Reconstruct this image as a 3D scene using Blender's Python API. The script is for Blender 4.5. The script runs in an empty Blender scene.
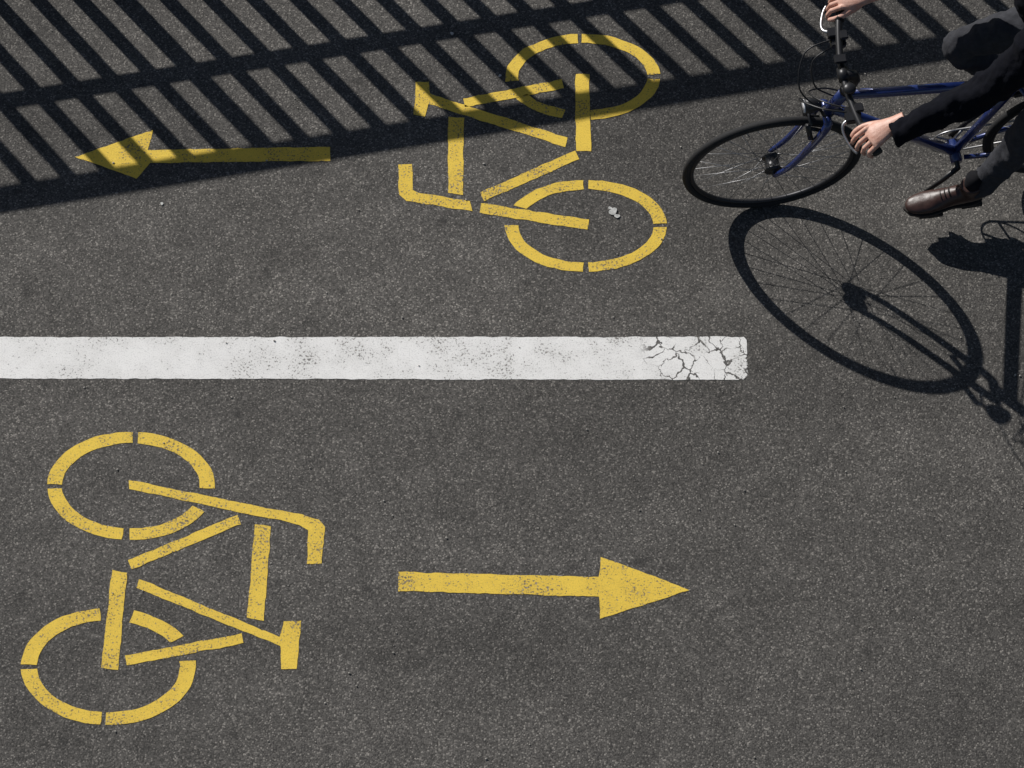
import bpy, bmesh, math, random
from mathutils import Vector, Matrix, noise
from mathutils.geometry import tessellate_polygon
random.seed(7)
scene = bpy.context.scene
rad = math.radians

# ------------------------------------------------------------------ camera
PITCH, FPX, DIST = 62.0, 2700.0, 10.2
sp, cp = math.sin(rad(PITCH)), math.cos(rad(PITCH))
cam_d = bpy.data.cameras.new("camera"); cam = bpy.data.objects.new("camera", cam_d)
scene.collection.objects.link(cam)
cam.location = (0, -DIST*cp, DIST*sp)
cam.rotation_euler = (rad(90-PITCH), 0, 0)
cam_d.sensor_width = 36; cam_d.lens = 36*FPX/1024
cam_d.clip_start = .1; cam_d.clip_end = 3000
scene.camera = cam
scene.view_settings.view_transform = 'Standard'; scene.view_settings.look = 'None'
scene.view_settings.exposure = 0

def S(u, v, z=0.0):
    """site survey -> metres on the ground sheet"""
    k = (384-v)/FPX
    y = (k*(DIST-sp*z)-cp*z)/(sp-k*cp)
    dep = DIST+cp*y-sp*z
    return Vector(((u-512)/FPX*dep, y, z))

# ------------------------------------------------------------------ light
SH = Vector((.95, -1.12, -1.0))       # shadow travel per metre of height
sun_d = bpy.data.lights.new("sun", 'SUN'); sun = bpy.data.objects.new("sun", sun_d)
scene.collection.objects.link(sun)
sun.rotation_euler = SH.to_track_quat('-Z', 'Y').to_euler()
sun.location = (-5, 6, 8)
sun_d.energy = 5.0; sun_d.angle = rad(.5); sun_d.color = (1, .97, .925)
w = bpy.data.worlds.new("World"); scene.world = w; w.use_nodes = True
nt = w.node_tree; nt.nodes.clear()
sky = nt.nodes.new('ShaderNodeTexSky'); sky.sky_type = 'NISHITA'; sky.sun_disc = False
sky.sun_elevation = math.atan2(1, math.hypot(SH.x, SH.y)); sky.sun_rotation = math.atan2(-SH.x, -SH.y)
bg = nt.nodes.new('ShaderNodeBackground'); bg.inputs[1].default_value = .05
ow = nt.nodes.new('ShaderNodeOutputWorld')
nt.links.new(sky.outputs[0], bg.inputs[0]); nt.links.new(bg.outputs[0], ow.inputs[0])

# ------------------------------------------------------------------ materials
def mat_new(name):
    m = bpy.data.materials.new(name); m.use_nodes = True
    n = m.node_tree; b = n.nodes['Principled BSDF']
    return m, n, b
def N(nt, t, **kw):
    n = nt.nodes.new(t)
    for k, v in kw.items(): setattr(n, k, v)
    return n
def mth(nt, op, a, b=None, c=None, clamp=False):
    n = nt.nodes.new('ShaderNodeMath'); n.operation = op; n.use_clamp = clamp
    for i, x in enumerate((a, b, c)):
        if x is None: continue
        if isinstance(x, (int, float)): n.inputs[i].default_value = x
        else: nt.links.new(x, n.inputs[i])
    return n.outputs[0]
def mrange(nt, x, a, b, c, d):
    n = nt.nodes.new('ShaderNodeMapRange')
    nt.links.new(x, n.inputs[0])
    for i, v in enumerate((a, b, c, d)): n.inputs[i+1].default_value = v
    return n.outputs[0]
def mix(nt, f, a, b, mode='MIX'):
    n = nt.nodes.new('ShaderNodeMix'); n.data_type = 'RGBA'; n.blend_type = mode
    for i, x in ((0, f), (6, a), (7, b)):
        if isinstance(x, (int, float)): n.inputs[i].default_value = x
        elif isinstance(x, tuple): n.inputs[i].default_value = x if len(x) == 4 else (*x, 1)
        else: nt.links.new(x, n.inputs[i])
    return n.outputs[2]
def ntex(nt, pos, scale, detail=4, rough=.55):
    n = N(nt, 'ShaderNodeTexNoise'); n.inputs['Scale'].default_value = scale
    n.inputs['Detail'].default_value = detail; n.inputs['Roughness'].default_value = rough
    nt.links.new(pos, n.inputs['Vector']); return n.outputs[0]
def ntex2(nt, pos, scale, detail=2, rough=.55):
    n = N(nt, 'ShaderNodeTexNoise'); n.noise_dimensions = '2D'; n.inputs['Scale'].default_value = scale
    n.inputs['Detail'].default_value = detail; n.inputs['Roughness'].default_value = rough
    nt.links.new(pos, n.inputs['Vector']); return n.outputs[0]
def vor(nt, pos, scale, feat='F1'):
    n = N(nt, 'ShaderNodeTexVoronoi'); n.voronoi_dimensions = '2D'; n.feature = feat
    n.inputs['Scale'].default_value = scale; nt.links.new(pos, n.inputs['Vector']); return n

def asphalt_nodes(nt):
    geo = N(nt, 'ShaderNodeNewGeometry'); pos = geo.outputs['Position']
    v1 = vor(nt, pos, 180); v2 = vor(nt, pos, 100)
    sx = N(nt, 'ShaderNodeSeparateXYZ'); nt.links.new(v1.outputs['Color'], sx.inputs[0])
    g1 = sx.outputs[0]
    sx2 = N(nt, 'ShaderNodeSeparateXYZ'); nt.links.new(v2.outputs['Color'], sx2.inputs[0])
    g2 = sx2.outputs[1]
    rr = N(nt, 'ShaderNodeValToRGB'); nt.links.new(g1, rr.inputs[0])
    e = rr.color_ramp.elements
    e[0].position = 0; e[0].color = (.048, .0452, .0415, 1)
    e[1].position = 1; e[1].color = (.27, .251, .226, 1)
    for p, c in ((.4, (.083, .078, .0712, 1)), (.78, (.107, .100, .0915, 1)), (.93, (.16, .149, .135, 1))):
        x = e.new(p); x.color = c
    edge = mrange(nt, v1.outputs['Distance'], .25, .75, 1, .62)
    c = mix(nt, 1.0, rr.outputs[0], edge, 'MULTIPLY')
    sd = mrange(nt, v2.outputs['Distance'], .3, .45, 1, 0)
    c = mix(nt, mth(nt, 'MULTIPLY', mrange(nt, g2, .94, .97, 0, .5), sd), c, (.25, .235, .21))
    c = mix(nt, mth(nt, 'MULTIPLY', mrange(nt, g2, .12, .09, 0, .6), sd), c, (.024, .022, .020))
    st = N(nt, 'ShaderNodeVectorMath', operation='MULTIPLY'); st.inputs[1].default_value = (.45, 1.3, 1)
    nt.links.new(pos, st.inputs[0])
    n1 = ntex2(nt, st.outputs[0], .9, 3, .5); n2 = ntex2(nt, pos, 6, 5, .7)
    l1 = mrange(nt, n1, .3, .7, .74, 1.20)
    l2 = mrange(nt, n2, .3, .7, .83, 1.16)
    c = mix(nt, 1.0, c, mth(nt, 'MULTIPLY', l1, l2), 'MULTIPLY')
    sv = vor(nt, pos, 2.6); sw = mth(nt, 'ADD', sv.outputs['Distance'], mth(nt, 'MULTIPLY', n2, .12))
    c = mix(nt, mrange(nt, sw, .085, .11, .45, 0), c, (.02, .019, .018))
    h = mth(nt, 'ADD', mth(nt, 'MULTIPLY', mrange(nt, v1.outputs['Distance'], 0, .8, 1, 0), .6),
            mth(nt, 'MULTIPLY', g1, .5))
    return pos, c, h, g1, v1, n1, n2

def bump(nt, b, h, dist, strength=1.0):
    n = N(nt, 'ShaderNodeBump'); n.inputs['Distance'].default_value = dist
    n.inputs['Strength'].default_value = strength
    nt.links.new(h, n.inputs['Height']); nt.links.new(n.outputs[0], b.inputs['Normal'])

ASP, n_, b_ = mat_new("asphalt")
pos, c, h, g1, v1, n1, n2 = asphalt_nodes(n_)
n_.links.new(c, b_.inputs['Base Color']); b_.inputs['Roughness'].default_value = .85
b_.inputs['Specular IOR Level'].default_value = .35
bump(n_, b_, h, .0022, .6)

def paint_mat(name, col, col2, cracks=None, wear=.0):
    m, n, b = mat_new(name)
    pos, ac, h, g1, v1, n1, n2 = asphalt_nodes(n)
    fine = ntex2(n, pos, 120, 1, .6)
    s = mth(n, 'ADD', mth(n, 'MULTIPLY', fine, .8), mth(n, 'MULTIPLY', n2, .75))
    s = mth(n, 'ADD', s, mth(n, 'MULTIPLY', n1, .25))
    s = mth(n, 'ADD', s, mth(n, 'MULTIPLY', g1, .22))
    mask = mrange(n, s, 1.16-wear, 1.32-wear, 0, .9)
    tone = mix(n, mrange(n, n2, .35, .65, 0, 1), col, col2)
    tone = mix(n, mrange(n, v1.outputs['Distance'], .35, .8, 0, .3), tone, tuple(x*.5 for x in col))
    if cracks:
        cv = vor(n, pos, 15, 'DISTANCE_TO_EDGE')
        wob = N(n, 'ShaderNodeTexNoise'); wob.noise_dimensions = '2D'; wob.inputs['Scale'].default_value = 15
        wob.inputs['Detail'].default_value = 4; wob.inputs['Roughness'].default_value = .55
        n.links.new(pos, wob.inputs['Vector'])
        vm = N(n, 'ShaderNodeVectorMath', operation='MULTIPLY_ADD'); vm.inputs[1].default_value = (.08,)*3
        n.links.new(wob.outputs[1], vm.inputs[0]); n.links.new(pos, vm.inputs[2])
        n.links.new(vm.outputs[0], cv.inputs['Vector'])
        px = N(n, 'ShaderNodeSeparateXYZ'); n.links.new(pos, px.inputs[0])
        reg = mrange(n, px.outputs[0], cracks-.02, cracks+.02, 0, 1)
        wid = mrange(n, ntex2(n, pos, 8, 1), .36, .62, .0, .068)
        cm = mth(n, 'MULTIPLY', mth(n, 'LESS_THAN', cv.outputs['Distance'], wid), mth(n, 'MULTIPLY', reg, .95))
        mask = mth(n, 'MAXIMUM', mask, cm)
    fc = mix(n, mask, tone, ac)
    n.links.new(fc, b.inputs['Base Color']); b.inputs['Roughness'].default_value = .75
    b.inputs['Specular IOR Level'].default_value = .3
    bump(n, b, h, .0016, .5)
    return m
WHITE = paint_mat("white_road_paint", (.77, .76, .74), (.67, .66, .64), cracks=S(645, 360).x, wear=-.01)
YEL = paint_mat("yellow_road_paint", (.76, .53, .07), (.66, .45, .06), wear=.05)

def simple(name, col, rough=.5, metal=0, coat=0, var=.15, scale=40, bd=0.0, spec=.5):
    m, n, b = mat_new(name)
    tc = N(n, 'ShaderNodeTexCoord'); pos = tc.outputs['Object']
    f = ntex(n, pos, scale, 5, .6)
    c = mix(n, mrange(n, f, .3, .7, 0, 1), tuple(x*(1-var) for x in col), tuple(min(1, x*(1+var)) for x in col))
    n.links.new(c, b.inputs['Base Color'])
    b.inputs['Roughness'].default_value = rough; b.inputs['Metallic'].default_value = metal
    b.inputs['Coat Weight'].default_value = coat; b.inputs['Specular IOR Level'].default_value = spec
    if bd: bump(n, b, f, bd)
    return m
TYRE = simple("tyre_rubber", (.016, .016, .017), .8, bd=.001, scale=200, spec=.3)
RIM = simple("black_alloy_rim", (.03, .03, .033), .45, .5)
STEEL = simple("spoke_steel", (.28, .28, .285), .45, .8)
ALLOY = simple("silver_alloy", (.35, .35, .36), .4, 1)
BLACKM = simple("black_anodised", (.02, .02, .022), .4, .3)
BLUE = simple("blue_frame_paint", (.012, .026, .12), .3, .2, coat=.8, var=.1)
GRIPM = simple("grip_rubber", (.02, .02, .02), .8, bd=.002, scale=150)
JACK = simple("navy_jacket_cloth", (.0045, .005, .008), .95, bd=.003, scale=35, var=.25, spec=.1)
TROU = simple("grey_trouser_cloth", (.036, .037, .043), .95, bd=.003, scale=45, var=.2, spec=.2)
SHOE = simple("brown_leather", (.040, .018, .014), .42, bd=.001, scale=60, var=.3)
SOLE = simple("shoe_sole_rubber", (.02, .016, .014), .8)
SOCK = simple("sock_knit", (.012, .012, .014), .95, spec=.1)
HAIRM = simple("brown_hair", (.03, .018, .01), .6, bd=.006, scale=90)
LENS = simple("lamp_lens", (.7, .7, .72), .1)
EYEW = simple("eye_white", (.7, .68, .65), .2); EYED = simple("eye_iris", (.03, .02, .015), .2)
LIPM = simple("lip_skin", (.4, .17, .14), .5)
m, n, b = mat_new("skin")
tc = N(n, 'ShaderNodeTexCoord'); f = ntex(n, tc.outputs['Object'], 45, 5)
n.links.new(mix(n, mrange(n, f, .35, .65, 0, 1), (.50, .26, .19), (.60, .36, .28)), b.inputs['Base Color'])
b.inputs['Roughness'].default_value = .5; bump(n, b, ntex(n, tc.outputs['Object'], 220, 3), .0008)
SKIN = m
FENCEM = simple("painted_steel_railing", (.06, .065, .07), .5, .4)
CONC = simple("kerb_concrete", (.28, .27, .25), .9, bd=.004, scale=60)
GRASSM = simple("grass_ground", (.05, .075, .025), .95, var=.5, scale=6, bd=.02)
STONE = simple("grit_stone", (.32, .30, .27), .85, var=.6, scale=12)
DROP = simple("bird_dropping_white", (.45, .45, .43), .8, var=.4, scale=80)

# ------------------------------------------------------------------ mesh helpers
def obj_from_bm(bm, name, mat, parent=None, smooth=True):
    me = bpy.data.meshes.new(name); bm.normal_update()
    bmesh.ops.recalc_face_normals(bm, faces=bm.faces)
    bm.to_mesh(me); bm.free()
    if smooth:
        for p in me.polygons: p.use_smooth = True
    o = bpy.data.objects.new(name, me); scene.collection.objects.link(o)
    me.materials.append(mat)
    if parent: o.parent = parent
    return o
def empty(name, loc=(0, 0, 0), rot=(0, 0, 0)):
    o = bpy.data.objects.new(name, None); scene.collection.objects.link(o)
    o.location = loc; o.rotation_euler = rot; o.empty_display_size = .2
    return o
def catmull(pts, k):
    out = []; n = len(pts)
    for i in range(n-1):
        p0 = pts[max(i-1, 0)]; p1 = pts[i]; p2 = pts[i+1]; p3 = pts[min(i+2, n-1)]
        for j in range(k):
            t = j/k
            out.append([.5*((2*b)+(-a+c)*t+(2*a-5*b+4*c-d)*t*t+(-a+3*b-3*c+d)*t**3)
                        for a, b, c, d in zip(p0, p1, p2, p3)])
    out.append(list(pts[-1])); return out
def loft(bm, pts, rads, seg=12, ref=None, k=1, closed=False, caps=True, round_caps=False):
    """pts: list of vectors, rads: scalar or (r_side, r_up)."""
    rows = []
    for p, r in zip(pts, rads):
        r1, r2 = (r, r) if not isinstance(r, tuple) else r
        rows.append([p[0], p[1], p[2], r1, r2])
    if k > 1: rows = catmull(rows, k)
    P = [Vector(r[:3]) for r in rows]; R = [(r[3], r[4]) for r in rows]
    if round_caps:
        for end in (0, -1):
            q = 1 if end == 0 else -2
            d = (P[end]-P[q]).normalized(); m_ = (R[end][0]+R[end][1])/2
            c0 = P[end]; r0 = R[end]
            ext = [(c0+d*m_*s, (r0[0]*cc, r0[1]*cc)) for s, cc in ((.5, .86), (.85, .52), (.98, .15))]
            for c_, r_ in ext:
                if end == 0: P.insert(0, c_); R.insert(0, r_)
                else: P.append(c_); R.append(r_)
    n = len(P); rings = []; side = None
    for i in range(n):
        if closed: t = P[(i+1) % n]-P[i-1]
        else: t = P[min(i+1, n-1)]-P[max(i-1, 0)]
        t.normalize()
        base = Vector(ref) if ref is not None else side
        if base is None: base = Vector((0, 1, 0)) if abs(t.y) < .8 else Vector((1, 0, 0))
        side = (base-t*base.dot(t)).normalized(); up = t.cross(side)
        rings.append([bm.verts.new(P[i]+side*R[i][0]*math.cos(a)+up*R[i][1]*math.sin(a))
                      for a in (2*math.pi*j/seg for j in range(seg))])
    for i in range(n if closed else n-1):
        A, B_ = rings[i], rings[(i+1) % n]
        for j in range(seg):
            bm.faces.new((A[j], A[(j+1) % seg], B_[(j+1) % seg], B_[j]))
    if caps and not closed:
        bm.faces.new(rings[0][::-1]); bm.faces.new(rings[-1])
def tubeobj(name, mat, parent, items, **kw):
    bm = bmesh.new()
    for pts, r in items:
        rs = r if isinstance(r, list) else [r]*len(pts)
        loft(bm, pts, rs, **kw)
    return obj_from_bm(bm, name, mat, parent)
def addbox(bm, c, sx, sy, sz, rot=None):
    M = Matrix.Translation(c)
    if rot is not None: M = M @ rot
    M = M @ Matrix.Diagonal((sx, sy, sz, 1))
    bmesh.ops.create_cube(bm, size=1, matrix=M)
def ringpts(c, R, n, axis='y'):
    return [Vector((c[0]+R*math.cos(2*math.pi*i/n), c[1], c[2]+R*math.sin(2*math.pi*i/n))) for i in range(n)]
def remesh(o, vox, sm=6, wr=0, wscale=.1):
    r = o.modifiers.new("remesh", 'REMESH'); r.mode = 'VOXEL'; r.voxel_size = vox; r.use_smooth_shade = True
    s = o.modifiers.new("smooth", 'SMOOTH'); s.iterations = sm; s.factor = .5
    if wr:
        t = bpy.data.textures.new(o.name+"_folds", 'CLOUDS'); t.noise_scale = wscale; t.noise_depth = 2
        d = o.modifiers.new("folds", 'DISPLACE'); d.texture = t; d.strength = wr; d.mid_level = .5
        d.texture_coords = 'LOCAL'
def sheet(name, polys, z, mat, parent=None):
    bm = bmesh.new()
    for poly in polys:
        f = bm.faces.new([bm.verts.new((p[0], p[1], z)) for p in poly])
    return obj_from_bm(bm, name, mat, parent, smooth=False)

# ------------------------------------------------------------------ ground
FD = (S(700, 101)-S(0, 214)); FD.z = 0; FD.normalize()       # railing direction
FN = Vector((-FD.y, FD.x, 0))                                # away from path
HR = 1.12
F0 = S(0, 200)-Vector((SH.x, SH.y, 0))*HR                    # railing foot below rail shadow
def fp(s, n_=0.0, z=0.0): 
    v = F0+FD*s+FN*n_; return Vector((v.x, v.y, z))
sheet("ground", [[(-400, -400), (400, -400), (400, 400), (-400, 400)]], -.02, GRASSM)
sheet("asphalt_cycle_path", [[fp(-60, -9.5), fp(60, -9.5), fp(60, -.12), fp(-60, -.12)]], 0, ASP)
bm = bmesh.new()
rz = Matrix.Rotation(math.atan2(FD.y, FD.x), 4, 'Z')
addbox(bm, fp(0, .06, .04), 120, .36, .16, rz)
o = obj_from_bm(bm, "concrete_kerb", CONC, smooth=False)
bm = bmesh.new(); addbox(bm, fp(0, -9.6, .03), 120, .2, .14, rz); obj_from_bm(bm, "concrete_kerb", CONC, smooth=False)

# railing
fence = empty("steel_railing")
bm = bmesh.new()
addbox(bm, fp(0, 0, HR), 40, .055, .06, rz); obj_from_bm(bm, "top_rail", FENCEM, fence, False)
bm = bmesh.new()
addbox(bm, fp(0, 0, HR-.36), 40, .034, .04, rz)
addbox(bm, fp(0, 0, .2), 40, .03, .035, rz); obj_from_bm(bm, "cross_rails", FENCEM, fence, False)
bm = bmesh.new()
PER = .155
for i in range(-100, 110):
    s = i*PER
    if abs(s) > 20: continue
    if i % 14 == 7: addbox(bm, fp(s, 0, .12+(HR-.15)/2), .06, .05, HR-.15, rz)
    else: addbox(bm, fp(s, 0, .2+(HR-.03-.2)/2), .046, .036, HR-.23-.004, rz)
obj_from_bm(bm, "balusters", FENCEM, fence, False)

# ------------------------------------------------------------------ road markings
def dense(poly, step=4):
    out = []
    for i in range(len(poly)):
        a = poly[i]; b = poly[(i+1) % len(poly)]
        d = math.hypot(b[0]-a[0], b[1]-a[1]); k = max(1, int(d/step))
        for j in range(k): out.append((a[0]+(b[0]-a[0])*j/k, a[1]+(b[1]-a[1])*j/k))
    return out
def rough_poly(poly, amp=.8):
    out = []
    for p in dense(poly):
        q = noise.noise_vector(Vector((p[0]*.09, p[1]*.09, 3)))*amp+noise.noise_vector(Vector((p[0]*.5, p[1]*.5, 7)))*.55
        out.append(S(p[0]+q.x, p[1]+q.y))
    return out
def bar(a, b, w, w2=None):
    w2 = w2 or w
    d = Vector((b[0]-a[0], b[1]-a[1])).normalized(); n_ = Vector((-d.y, d.x))
    return [(a[0]+n_.x*w/2, a[1]+n_.y*w/2), (b[0]+n_.x*w2/2, b[1]+n_.y*w2/2),
            (b[0]-n_.x*w2/2, b[1]-n_.y*w2/2), (a[0]-n_.x*w/2, a[1]-n_.y*w/2)]
def arcs(cx, cy, rx, ry, tx, ty, segs):
    out = []
    for a0, a1 in segs:
        k = max(4, int(abs(a1-a0)/5))
        o_, i_ = [], []
        for j in range(k+1):
            t = rad(a0+(a1-a0)*j/k)
            o_.append((cx+rx*math.cos(t), cy+ry*math.sin(t)))
            i_.append((cx+(rx-tx)*math.cos(t), cy+(ry-ty)*math.sin(t)))
        out.append(o_+i_[::-1])
    return out
def marking(name, parts, mat, z=.0015):
    bm = bmesh.new()
    for poly in parts:
        pts = rough_poly(poly)
        vs = [bm.verts.new((p.x, p.y, z)) for p in pts]
        for tri in tessellate_polygon([[Vector((p.x, p.y, 0)) for p in pts]]):
            a, b_, c_ = (pts[i] for i in tri)
            if abs((b_-a).cross(c_-a).z) < 1e-10: continue
            try: bm.faces.new([vs[i] for i in tri])
            except ValueError: pass
    for f in bm.faces:
        f.normal_update()
        if f.normal.z < 0: f.normal_flip()
    me = bpy.data.meshes.new(name); bm.to_mesh(me); bm.free(); me.materials.append(mat)
    o = bpy.data.objects.new(name, me); scene.collection.objects.link(o); return o

symA = arcs(131, 486, 84, 54, 15, 11.5, [(-178, -89), (-85, 3), (28, 91), (96, 177)]) \
     + arcs(108.5, 666.5, 87.5, 58.5, 16, 12.5, [(-178, -96), (-73, -31), (-6, 92), (95, 177)]) + [
    [(129, 480), (302, 515), (319, 520), (325, 527), (322, 564), (307, 564), (308, 531), (300, 525), (129, 489)],
    bar((130, 565), (239, 519.5), 10),
    [(255, 524), (271, 527), (264, 621), (247, 618)],
    [(112, 570), (127, 573), (118, 670), (101, 668)],
    [(139, 579), (280, 637), (284, 621), (301, 621), (297, 669), (281, 669), (281, 646), (136, 588)],
    bar((126, 660.5), (243, 638.5), 10)]
symB = arcs(586, 226, 81, 46, 13.5, 9.5, [(2, 88), (92, 181), (207, 268), (272, 357)]) \
     + arcs(583, 77, 77.5, 43, 13, 9, [(3, 84), (106, 150), (174, 266), (-91, -4)]) + [
    bar((588, 225), (480, 208), 10),
    [(472, 211), (470, 201), (418, 193), (413, 190), (412, 164), (398, 165), (399, 195), (406, 201)],
    [(448, 117), (464, 118), (463, 195), (448, 193)],
    [(416, 82), (429, 82), (430, 94), (568, 138), (565, 147), (428, 104), (425, 117), (414, 115)],
    bar((464, 103), (563, 84), 9),
    [(575, 74), (589, 74), (591, 151), (576, 151)],
    bar((577, 155), (482, 197), 9.5)]
marking("bicycle_road_marking", symA, YEL)
marking("bicycle_road_marking", symB, YEL)
marking("arrow_road_marking", [[(398, 572), (599, 577), (601, 557), (690, 590), (600, 619), (599, 597), (398, 591)]], YEL)
marking("arrow_road_marking", [[(75, 157), (153, 130), (148, 150), (330, 147), (330, 161), (150, 163), (137, 179)]], YEL)
poly = [(-1500, 337.5), (744, 337), (747, 340), (747, 377), (744, 380), (-1500, 376)]
marking("white_lane_line", [poly], WHITE)

# dropping and grit
bm = bmesh.new()
for (u, v, r) in ((613, 212, 4.2), (617, 216.5, 2.6), (610, 208.5, 1.8), (500, 76, 1.6), (452, 34, 1.8), (162, 204, 1.6)):
    pts = []
    for j in range(14):
        a = j/14*2*math.pi; q = r*(1+.16*math.sin(2*a+u)+.12*math.sin(3*a+v))
        pts.append(S(u+q*math.cos(a), v+q*.8*math.sin(a)))
    bm.faces.new([bm.verts.new((p.x, p.y, .004+.0002*r)) for p in pts])
obj_from_bm(bm, "bird_dropping", DROP, smooth=False)
bm = bmesh.new()
for i in range(420):
    x = random.uniform(-2.6, 2.6); y = random.uniform(-2.2, 2.4); r = random.choice((.0016, .002, .0025, .003, .0038))
    M = Matrix.Translation((x, y, .002+r*.5)) @ Matrix.Rotation(random.uniform(0, 6), 4, 'Z') @ Matrix.Diagonal((r*random.uniform(.8, 1.5), r, r*.7, 1))
    bmesh.ops.create_icosphere(bm, subdivisions=1, radius=1, matrix=M)
obj_from_bm(bm, "loose_grit", STONE, smooth=False)

# ------------------------------------------------------------------ bicycle
HEAD = rad(7.8); LEAN = rad(5)
FC = S(763, 205)
# lean to the rider's left about the wheel line
bike = empty("bicycle", (FC.x, FC.y, .003), (LEAN, 0, HEAD))
def B(a, l, z): return Vector((a, -l, z))
RW = .345
def wheel(ax, dyn):
    c = (ax, 0, RW)
    tubeobj("tyre", TYRE, bike, [(ringpts(c, RW-.0155, 96), (.0155))], ref=(0, 1, 0), closed=True, seg=12)
    tubeobj("rim", RIM, bike, [(ringpts(c, .3095, 96), [(.010, .009)]*96)], ref=(0, 1, 0), closed=True, seg=8)
    fl = .03 if dyn else .022; hw = .028
    it = []
    for i in range(32):
        sd = 1 if i % 2 else -1
        ang = 2*math.pi*(i+.5)/32; off = rad(62)*(1 if (i//2) % 2 else -1)
        p = Vector((ax+fl*math.cos(ang+off), sd*hw, RW+fl*math.sin(ang+off)))
        q = Vector((ax+.30*math.cos(ang), 0, RW+.30*math.sin(ang)))
        it.append(([p, q], .0013))
    tubeobj("spokes", STEEL, bike, it, seg=5)
    r = .034 if dyn else .02
    prof = [(-.055, .008), (-.04, .008), (-.036, r*.6), (-.031, r), (-.026, r), (-.022, r*.8), (.022, r*.8), (.026, r), (.031, r), (.036, r*.6), (.04, .008), (.055, .008)]
    tubeobj("hub", BLACKM if dyn else ALLOY, bike, [([Vector((ax, y, RW)) for y, _ in prof], [q for _, q in prof])], ref=(1, 0, 0), seg=24)
    tubeobj("valve", ALLOY, bike, [([Vector((ax+.30*math.cos(2), 0, RW+.3*math.sin(2))), Vector((ax+.262*math.cos(2), 0, RW+.262*math.sin(2)))], .003)], seg=6)
wheel(0, True)
RH = 1.165
wheel(RH, False)
BB = B(.72, 0, .265)
CR = B(.168, 0, .70); HT0 = B(.173, 0, .715); HT1 = B(.22, 0, .855)
ST = B(.885, 0, .79)
tubeobj("frame", BLUE, bike, [
    ([HT0, HT1], .022), ([B(.214, 0, .828), B(.88, 0, .765)], .019),
    ([B(.182, 0, .74), BB], .021), ([BB, ST], .017),
    ([B(.72, -.045, .265), B(.72, .045, .265)], .023),
    ([B(.75, .03, .27), B(.9, .05, .30), B(RH, .065, RW)], .010), ([B(.75, -.03, .27), B(.9, -.05, .30), B(RH, -.065, RW)], .010),
    ([B(.88, .02, .76), B(.93, .045, .68), B(RH, .065, RW)], .008), ([B(.88, -.02, .76), B(.93, -.045, .68), B(RH, -.065, RW)], .008)], seg=16)
tubeobj("fork", BLUE, bike, [
    ([B(.166, s*.02, .705), B(.163, s*.05, .69), B(.135, s*.056, .61), B(.085, s*.056, .48), B(.045, s*.056, .40), B(0, s*.052, RW)], [.015, .016, .015, .013, .011, .009]) for s in (1, -1)]
    + [([B(.166, -.05, .70), B(.166, .05, .70)], .016)], seg=12, k=4)
tubeobj("headset", BLACKM, bike, [([B(.168, 0, .702), B(.173, 0, .717)], .025), ([B(.219, 0, .852), B(.226, 0, .872)], .025), ([B(.226, 0, .87), B(.236, 0, .905)], .017)], seg=16)
# stem & bar
ZB = .985
BC = B(.195, 0, ZB-.005)
tubeobj("stem", BLACKM, bike, [([B(.235, 0, .89), B(.245, 0, .935), B(.235, 0, .965), BC], [.018, .019, .02, .02]), ([B(.195, -.025, ZB-.005), B(.195, .025, ZB-.005)], .021)], seg=14)
bar_pts = [B(.255, -.33, ZB+.005), B(.218, -.22, ZB+.005), B(.197, -.08, ZB-.003), B(.195, 0, ZB-.005), B(.197, .08, ZB-.003), B(.218, .22, ZB+.005), B(.255, .33, ZB+.005)]
tubeobj("handlebar", BLACKM, bike, [(bar_pts, .0130)], seg=12, k=5)
tubeobj("grips", GRIPM, bike, [([B(.2195, s*.215, ZB+.005), B(.2365, s*.275, ZB+.006), B(.257, s*.335, ZB+.0055)], [.0175, .0165, .019]) for s in (1, -1)], seg=14, k=3)
tubeobj("brake_levers", ALLOY, bike, [([B(.185, s*.18, ZB-.01), B(.160, s*.195, ZB-.02), B(.159, s*.23, ZB-.03), B(.176, s*.28, ZB-.035), B(.193, s*.305, ZB-.035)], [.008, .007, .0055, .005, .0055]) for s in (1, -1)], seg=8, k=4)
bm = bmesh.new()
for s in (1, -1):
    addbox(bm, B(.195, s*.175, ZB-.01), .05, .038, .028); addbox(bm, B(.205, s*.145, ZB-.025), .055, .04, .028)
    addbox(bm, B(.222, s*.15, ZB+.015), .03, .035, .014)
addbox(bm, B(.19, -.05, ZB+.022), .045, .035, .014)
bmesh.ops.bevel(bm, geom=bm.edges[:], offset=.0035, segments=2, affect='EDGES')
obj_from_bm(bm, "shifters", BLACKM, bike, False)
# cables
tubeobj("brake_cables", BLACKM, bike, [
    ([B(.18, .15, ZB-.01), B(.10, .12, ZB-.02), B(.04, .05, .91), B(.065, -.01, .81), B(.12, .02, .74)], .0032),
    ([B(.19, .13, ZB-.02), B(.11, .08, ZB-.04), B(.08, .0, .88), B(.15, -.035, .83), B(.22, -.035, .79)], .0032),
    ([B(.18, -.15, ZB-.01), B(.08, -.12, ZB-.03), B(.05, -.02, .88), B(.12, .035, .82), B(.21, .035, .78)], .0032),
    ([B(.19, -.13, ZB-.02), B(.11, -.1, ZB-.06), B(.11, -.04, .86), B(.16, -.03, .80), B(.3, -.025, .69)], .0032)], seg=8, k=8)
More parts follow.
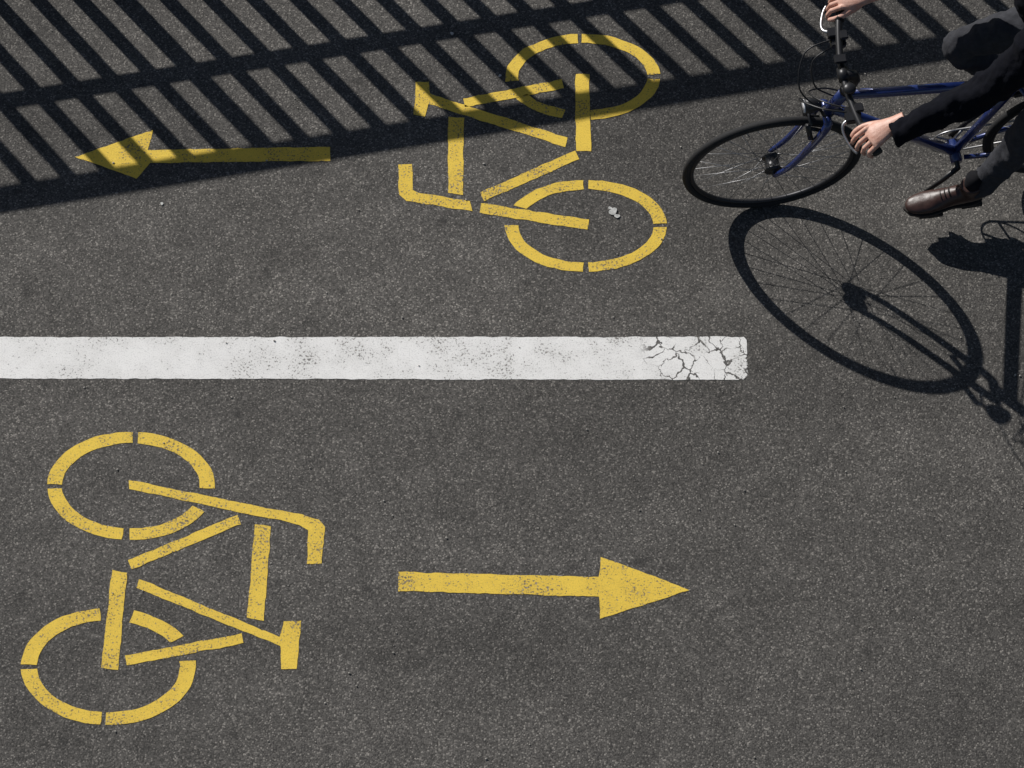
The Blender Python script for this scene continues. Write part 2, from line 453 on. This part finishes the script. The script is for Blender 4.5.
# bell + lamp
bm = bmesh.new()
bmesh.ops.create_uvsphere(bm, u_segments=20, v_segments=10, radius=.024, matrix=Matrix.Translation(B(.2, .075, ZB+.025)) @ Matrix.Diagonal((1, 1, .6, 1)))
obj_from_bm(bm, "bell", BLACKM, bike)
lamp_prof = [(B(.075, 0, .775), .006), (B(.077, 0, .775), .029), (B(.10, 0, .776), .03), (B(.125, 0, .777), .022), (B(.14, 0, .778), .008)]
tubeobj("headlamp", BLACKM, bike, [([p for p, _ in lamp_prof], [r for _, r in lamp_prof]), ([B(.12, 0, .765), B(.15, 0, .715)], .006)], seg=20)
tubeobj("lamp_lens", LENS, bike, [([B(.072, 0, .775), B(.0765, 0, .775)], .026)], seg=20)
bm = bmesh.new()
for s in (1, -1):
    addbox(bm, B(.10, s*.045, .655), .02, .018, .11, Matrix.Rotation(rad(-12), 4, 'Y'))
    addbox(bm, B(.13, s*.028, .635), .06, .014, .012, Matrix.Rotation(rad(30), 4, 'Y'))
addbox(bm, B(.10, 0, .712), .012, .10, .008)
bmesh.ops.bevel(bm, geom=bm.edges[:], offset=.003, segments=2, affect='EDGES')
obj_from_bm(bm, "rim_brake", BLACKM, bike)
# drivetrain
BZ = .265
PL = B(.615, .15, .115); PR = B(.825, -.15, .415)
tubeobj("cranks", BLACKM, bike, [([B(.72, .07, BZ), B(.668, .08, .19), B(.615, .083, .115)], [(.009, .014), (.007, .012), (.007, .011)]), ([B(.72, -.07, BZ), B(.772, -.08, .34), B(.825, -.083, .415)], [(.009, .014), (.007, .012), (.007, .011)]),
     ([B(.72, -.075, BZ), B(.72, .075, BZ)], .010), ([B(.615, .08, .115), PL], .007), ([B(.825, -.08, .415), PR], .007)], seg=10)
bm = bmesh.new()
for P_, s in ((PL, 1), (PR, -1)):
    for dx in (-.04, .04): addbox(bm, P_+Vector((dx, 0, 0)), .012, .085, .018)
    for dy in (-.038, .038): addbox(bm, P_+Vector((0, dy, 0)), .07, .01, .016)
    addbox(bm, P_, .02, .09, .014)
obj_from_bm(bm, "pedals", BLACKM, bike, False)
cl = -.047
tubeobj("chainring", ALLOY, bike, [(ringpts((.72, -cl, BZ), .088, 48), .0035)], ref=(0, 1, 0), closed=True, seg=6)
tubeobj("chainring_arms", ALLOY, bike, [([B(.72, cl, BZ), B(.72+.087*math.cos(a), cl, BZ+.087*math.sin(a))], .005) for a in [2*math.pi*i/5 for i in range(5)]], seg=6)
for k_, R_ in enumerate((.05, .043, .036)):
    tubeobj("sprocket", STEEL, bike, [(ringpts((RH, .040+.005*k_, RW), R_*.75, 32), [(.0015, R_*.25)]*32)], ref=(0, 1, 0), closed=True, seg=6)
tubeobj("chain", STEEL, bike, [([B(.72, cl, .355), B(RH, cl, RW+.045)], (.004)), ([B(.72, cl, .175), B(1.10, cl, .235), B(RH+.01, cl, .22), B(RH+.03, cl, .26), B(RH, cl, RW-.045)], .004)], seg=6)
tubeobj("derailleur", BLACKM, bike, [([B(RH, cl-.01, RW-.02), B(RH+.02, cl-.015, .27), B(RH-.01, cl, .21)], .009)], seg=8)
tubeobj("seatpost", BLACKM, bike, [([ST, B(.965, 0, 1.03)], .0135)], seg=12)
sad = [(B(1.13, 0, 1.055), (.03, .012)), (B(1.12, 0, 1.058), (.072, .02)), (B(1.07, 0, 1.06), (.074, .024)), (B(1.0, 0, 1.055), (.045, .022)), (B(.93, 0, 1.052), (.022, .02)), (B(.87, 0, 1.048), (.018, .016)), (B(.86, 0, 1.046), (.008, .007))]
tubeobj("saddle", BLACKM, bike, [([p for p, _ in sad], [r for _, r in sad])], ref=(0, 1, 0), seg=20, k=4)
it = []
for s in (1, -1):
    it += [([B(.98, s*.05, .76), B(1.35, s*.055, .76), B(1.38, s*.03, .76)], .005), ([B(1.2, s*.055, .76), B(RH, s*.072, RW)], .004), ([B(.98, s*.05, .76), B(.92, s*.02, .72)], .004)]
for a in (1.0, 1.1, 1.2, 1.3): it.append(([B(a, -.055, .76), B(a, .055, .76)], .004))
it.append(([B(1.38, -.03, .76), B(1.38, .03, .76)], .005))
tubeobj("rear_carrier", BLACKM, bike, it, seg=8)

# ------------------------------------------------------------------ cyclist
man = empty("cyclist", (FC.x, FC.y, .003), (LEAN, 0, HEAD))
bm = bmesh.new()
T = [(B(1.10, 0, .99), (.13, .10)), (B(1.085, 0, 1.06), (.175, .125)), (B(1.02, 0, 1.20), (.165, .12)), (B(.93, 0, 1.33), (.18, .125)), (B(.85, 0, 1.43), (.19, .12)), (B(.80, 0, 1.50), (.15, .09)), (B(.775, 0, 1.545), (.075, .07)), (B(.765, 0, 1.57), (.065, .062))]
loft(bm, [p for p, _ in T], [r for _, r in T], 28, ref=(0, 1, 0), k=4)
arms = {1: [(B(.84, .12, 1.45), .075), (B(.80, .19, 1.43), .078), (B(.73, .225, 1.32), .068), (B(.64, .235, 1.19), .062), (B(.60, .24, 1.15), .06), (B(.52, .255, 1.125), .058), (B(.42, .275, 1.085), .051), (B(.325, .293, 1.048), .043), (B(.308, .296, 1.042), .044)],
        -1: [(B(.84, -.12, 1.45), .075), (B(.80, -.19, 1.43), .078), (B(.73, -.245, 1.31), .066), (B(.63, -.29, 1.17), .058), (B(.59, -.30, 1.135), .056), (B(.50, -.305, 1.11), .054), (B(.41, -.30, 1.075), .047), (B(.335, -.292, 1.046), .041), (B(.312, -.29, 1.04), .043)]}
for s in (1, -1):
    loft(bm, [p for p, _ in arms[s]], [r for _, r in arms[s]], 18, k=4)
jk = obj_from_bm(bm, "jacket", JACK, man); remesh(jk, .009, 4, .03, .05)
bm = bmesh.new()
Pv = [(B(1.14, 0, 1.02), (.10, .08)), (B(1.09, 0, 1.05), (.165, .12)), (B(1.03, 0, 1.13), (.15, .11)), (B(1.0, 0, 1.18), (.14, .1))]
loft(bm, [p for p, _ in Pv], [r for _, r in Pv], 24, ref=(0, 1, 0), k=3)
legs = {1: [(B(1.08, .08, 1.04), .10), (B(1.03, .10, .92), .088), (B(.965, .12, .76), .072), (B(.92, .13, .655), .064), (B(.90, .133, .58), .06), (B(.88, .135, .47), .062), (B(.84, .138, .35), .055), (B(.802, .14, .24), .05), (B(.790, .142, .205), .053)],
        -1: [(B(1.08, -.08, 1.04), .10), (B(.95, -.10, 1.0), .088), (B(.78, -.12, .93), .070), (B(.665, -.13, .862), .057), (B(.68, -.132, .81), .054), (B(.76, -.135, .73), .056), (B(.86, -.138, .63), .050), (B(.915, -.14, .575), .045), (B(.922, -.14, .565), .047)]}
for s in (1, -1):
    loft(bm, [p for p, _ in legs[s]], [r for _, r in legs[s]], 20, k=4)
tr = obj_from_bm(bm, "trousers", TROU, man); remesh(tr, .009, 4, .028, .06)
def shoe(s, ball, pitch):
    M = Matrix.Translation(ball) @ Matrix.Rotation(rad(pitch), 4, 'Y') @ Matrix.Scale(1.03, 4)
    def f(x, y, z): return M @ Vector((-x, y, z))      # +x forward
    bm = bmesh.new()
    pr = [(-.195, .045, (.018, .025)), (-.185, .045, (.03, .04)), (-.15, .052, (.036, .05)), (-.10, .048, (.036, .046)), (-.05, .038, (.04, .036)), (0, .030, (.047, .029)), (.04, .025, (.045, .024)), (.075, .02, (.033, .018)), (.092, .017, (.014, .009))]
    loft(bm, [f(x, 0, z) for x, z, _ in pr], [r for _, _, r in pr], 22, ref=(0, 1, 0), k=4)
    loft(bm, [f(-.145, 0, .05), f(-.15, 0, .09), f(-.152, 0, .118)], [(.034, .045), (.036, .042), (.039, .045)], 20, ref=(0, 1, 0))
    o = obj_from_bm(bm, "shoe", SHOE, man); remesh(o, .005, 4, .004, .05)
    bm = bmesh.new()
    out = [(-.2, 0), (-.192, .024), (-.15, .034), (-.08, .03), (-.01, .046), (.04, .046), (.08, .03), (.1, 0), (.08, -.03), (.04, -.046), (-.01, -.046), (-.08, -.03), (-.15, -.034), (-.192, -.024)]
    lo = [bm.verts.new(f(x, y, -.006)) for x, y in out]; hi = [bm.verts.new(f(x, y, .008)) for x, y in out]
    bm.faces.new(lo); bm.faces.new(hi[::-1])
    for i in range(len(out)): bm.faces.new((lo[i], lo[(i+1) % len(out)], hi[(i+1) % len(out)], hi[i]))
    addbox(bm, f(-.155, 0, -.012), .08, .062, .02, Matrix.Rotation(rad(pitch), 4, 'Y'))
    obj_from_bm(bm, "shoe_sole", SOLE, man, False)
    tubeobj("laces", SOLE, man, [([f(x, -.02, z), f(x+.004, 0, z+.006), f(x, .02, z)], .0025) for x, z in ((-.07, .082), (-.055, .073), (-.04, .066))], seg=6)
    tubeobj("sock", SOCK, man, [([f(-.15, 0, .08), f(-.158, 0, .17)], [.030, .032])], seg=16)
shoe(1, B(.615, .148, .131), -6)
shoe(-1, B(.825, -.14, .431), -14)
# hands: modelled on a straight grip then turned to follow the forearm
def hand(s):
    bm = bmesh.new()
    piv = Vector((.232, .24, 1.04)); ya = rad(20 if s > 0 else 12); sc_ = 1.03
    def H(a, l, z):
        q = Vector((a, l, z))-piv
        # forward (-a) swings outward (+l)
        x = q.x*math.cos(ya)+q.y*math.sin(ya); y = -q.x*math.sin(ya)+q.y*math.cos(ya)
        return B(.243+x*sc_, s*(.285+y*sc_), ZB+.006+q.z*sc_)
    loft(bm, [H(.35, .245, 1.115), H(.315, .240, 1.100), H(.285, .238, 1.088), H(.255, .238, 1.080), H(.232, .24, 1.074), H(.218, .241, 1.067)],
         [(.025, .022), (.028, .021), (.038, .021), (.044, .019), (.043, .016), (.038, .012)], 18, ref=(0, 1, 0), k=3)
    F = [(.205, .199, 1.0, .15), (.228, .227, 1.07, .3), (.251, .255, 1.0, .5), (.273, .281, .82, .7)]
    for l0, l1, sc, curl in F:
        K = Vector((.226, l0, 1.074))
        segs = [(.043, -38-10*curl), (.027, -66-35*curl), (.021, -84-65*curl)]
        pts = [Vector((K.x+.022, l0, 1.076)), K]; cur = K.copy()
        for L, ang in segs:
            L *= sc; cur = cur+Vector((-math.cos(rad(ang))*L, 0, math.sin(rad(ang))*L)); pts.append(cur.copy())
        for i, p in enumerate(pts): p.y = l0+(l1-l0)*i/(len(pts)-1)
        loft(bm, [H(p.x, p.y, p.z) for p in pts], [.0092, .0102, .0093, .0085, .0073], 12, ref=(0, 1, 0), round_caps=True)
    tp = [(.285, .212, 1.078), (.258, .196, 1.066), (.232, .182, 1.052), (.206, .178, 1.034), (.192, .182, 1.02)]
    loft(bm, [H(*p) for p in tp], [.014, .0135, .0112, .0102, .0086], 12, round_caps=True, k=2)
    o = obj_from_bm(bm, "hand", SKIN, man); remesh(o, .0026, 2)
hand(1); hand(-1)
# head
bm = bmesh.new()
HC = B(.70, 0, 1.70)
def hd(dx, y, dz): return HC+Vector((dx, y, dz))
loft(bm, [B(.785, 0, 1.52), B(.755, 0, 1.58), hd(.03, 0, -.05)], [(.06, .06), (.056, .058), (.056, .06)], 18, ref=(0, 1, 0))
bmesh.ops.create_uvsphere(bm, u_segments=28, v_segments=18, radius=1, matrix=Matrix.Translation(HC+Vector((.012, 0, .02))) @ Matrix.Diagonal((.098, .077, .105, 1)))
loft(bm, [hd(-.02, 0, .0), hd(-.042, 0, -.06), hd(-.052, 0, -.098)], [(.062, .06), (.052, .045), (.026, .022)], 16, ref=(0, 1, 0), round_caps=True)
loft(bm, [hd(-.082, 0, .025), hd(-.098, 0, .0), hd(-.108, 0, -.02)], [.009, .011, .014], 10, round_caps=True)
for s in (1, -1):
    bmesh.ops.create_uvsphere(bm, u_segments=12, v_segments=8, radius=1, matrix=Matrix.Translation(hd(.015, s*.08, -.005)) @ Matrix.Diagonal((.02, .01, .032, 1)))
o = obj_from_bm(bm, "head", SKIN, man); remesh(o, .005, 3)
for s in (1, -1):
    bm = bmesh.new(); bmesh.ops.create_uvsphere(bm, u_segments=14, v_segments=10, radius=.0125, matrix=Matrix.Translation(hd(-.074, s*.031, .018))); obj_from_bm(bm, "eye", EYEW, man)
    bm = bmesh.new(); bmesh.ops.create_uvsphere(bm, u_segments=12, v_segments=8, radius=.006, matrix=Matrix.Translation(hd(-.083, s*.031, .017))); obj_from_bm(bm, "iris", EYED, man)
tubeobj("mouth", LIPM, man, [([hd(-.078, -.022, -.056), hd(-.088, 0, -.053), hd(-.078, .022, -.056)], [.003, .0055, .003])], seg=8, k=3)
bm = bmesh.new()
bmesh.ops.create_uvsphere(bm, u_segments=28, v_segments=18, radius=1, matrix=Matrix.Translation(HC+Vector((.022, 0, .035))) @ Matrix.Diagonal((.105, .086, .108, 1)))
bmesh.ops.delete(bm, geom=[v for v in bm.verts if (v.co.x < HC.x-.045 and v.co.z < HC.z+.075) or v.co.z < HC.z-.05 or (v.co.z < HC.z+.01 and v.co.x < HC.x+.02)], context='VERTS')
o = obj_from_bm(bm, "hair", HAIRM, man)
so = o.modifiers.new("thick", 'SOLIDIFY'); so.thickness = .008
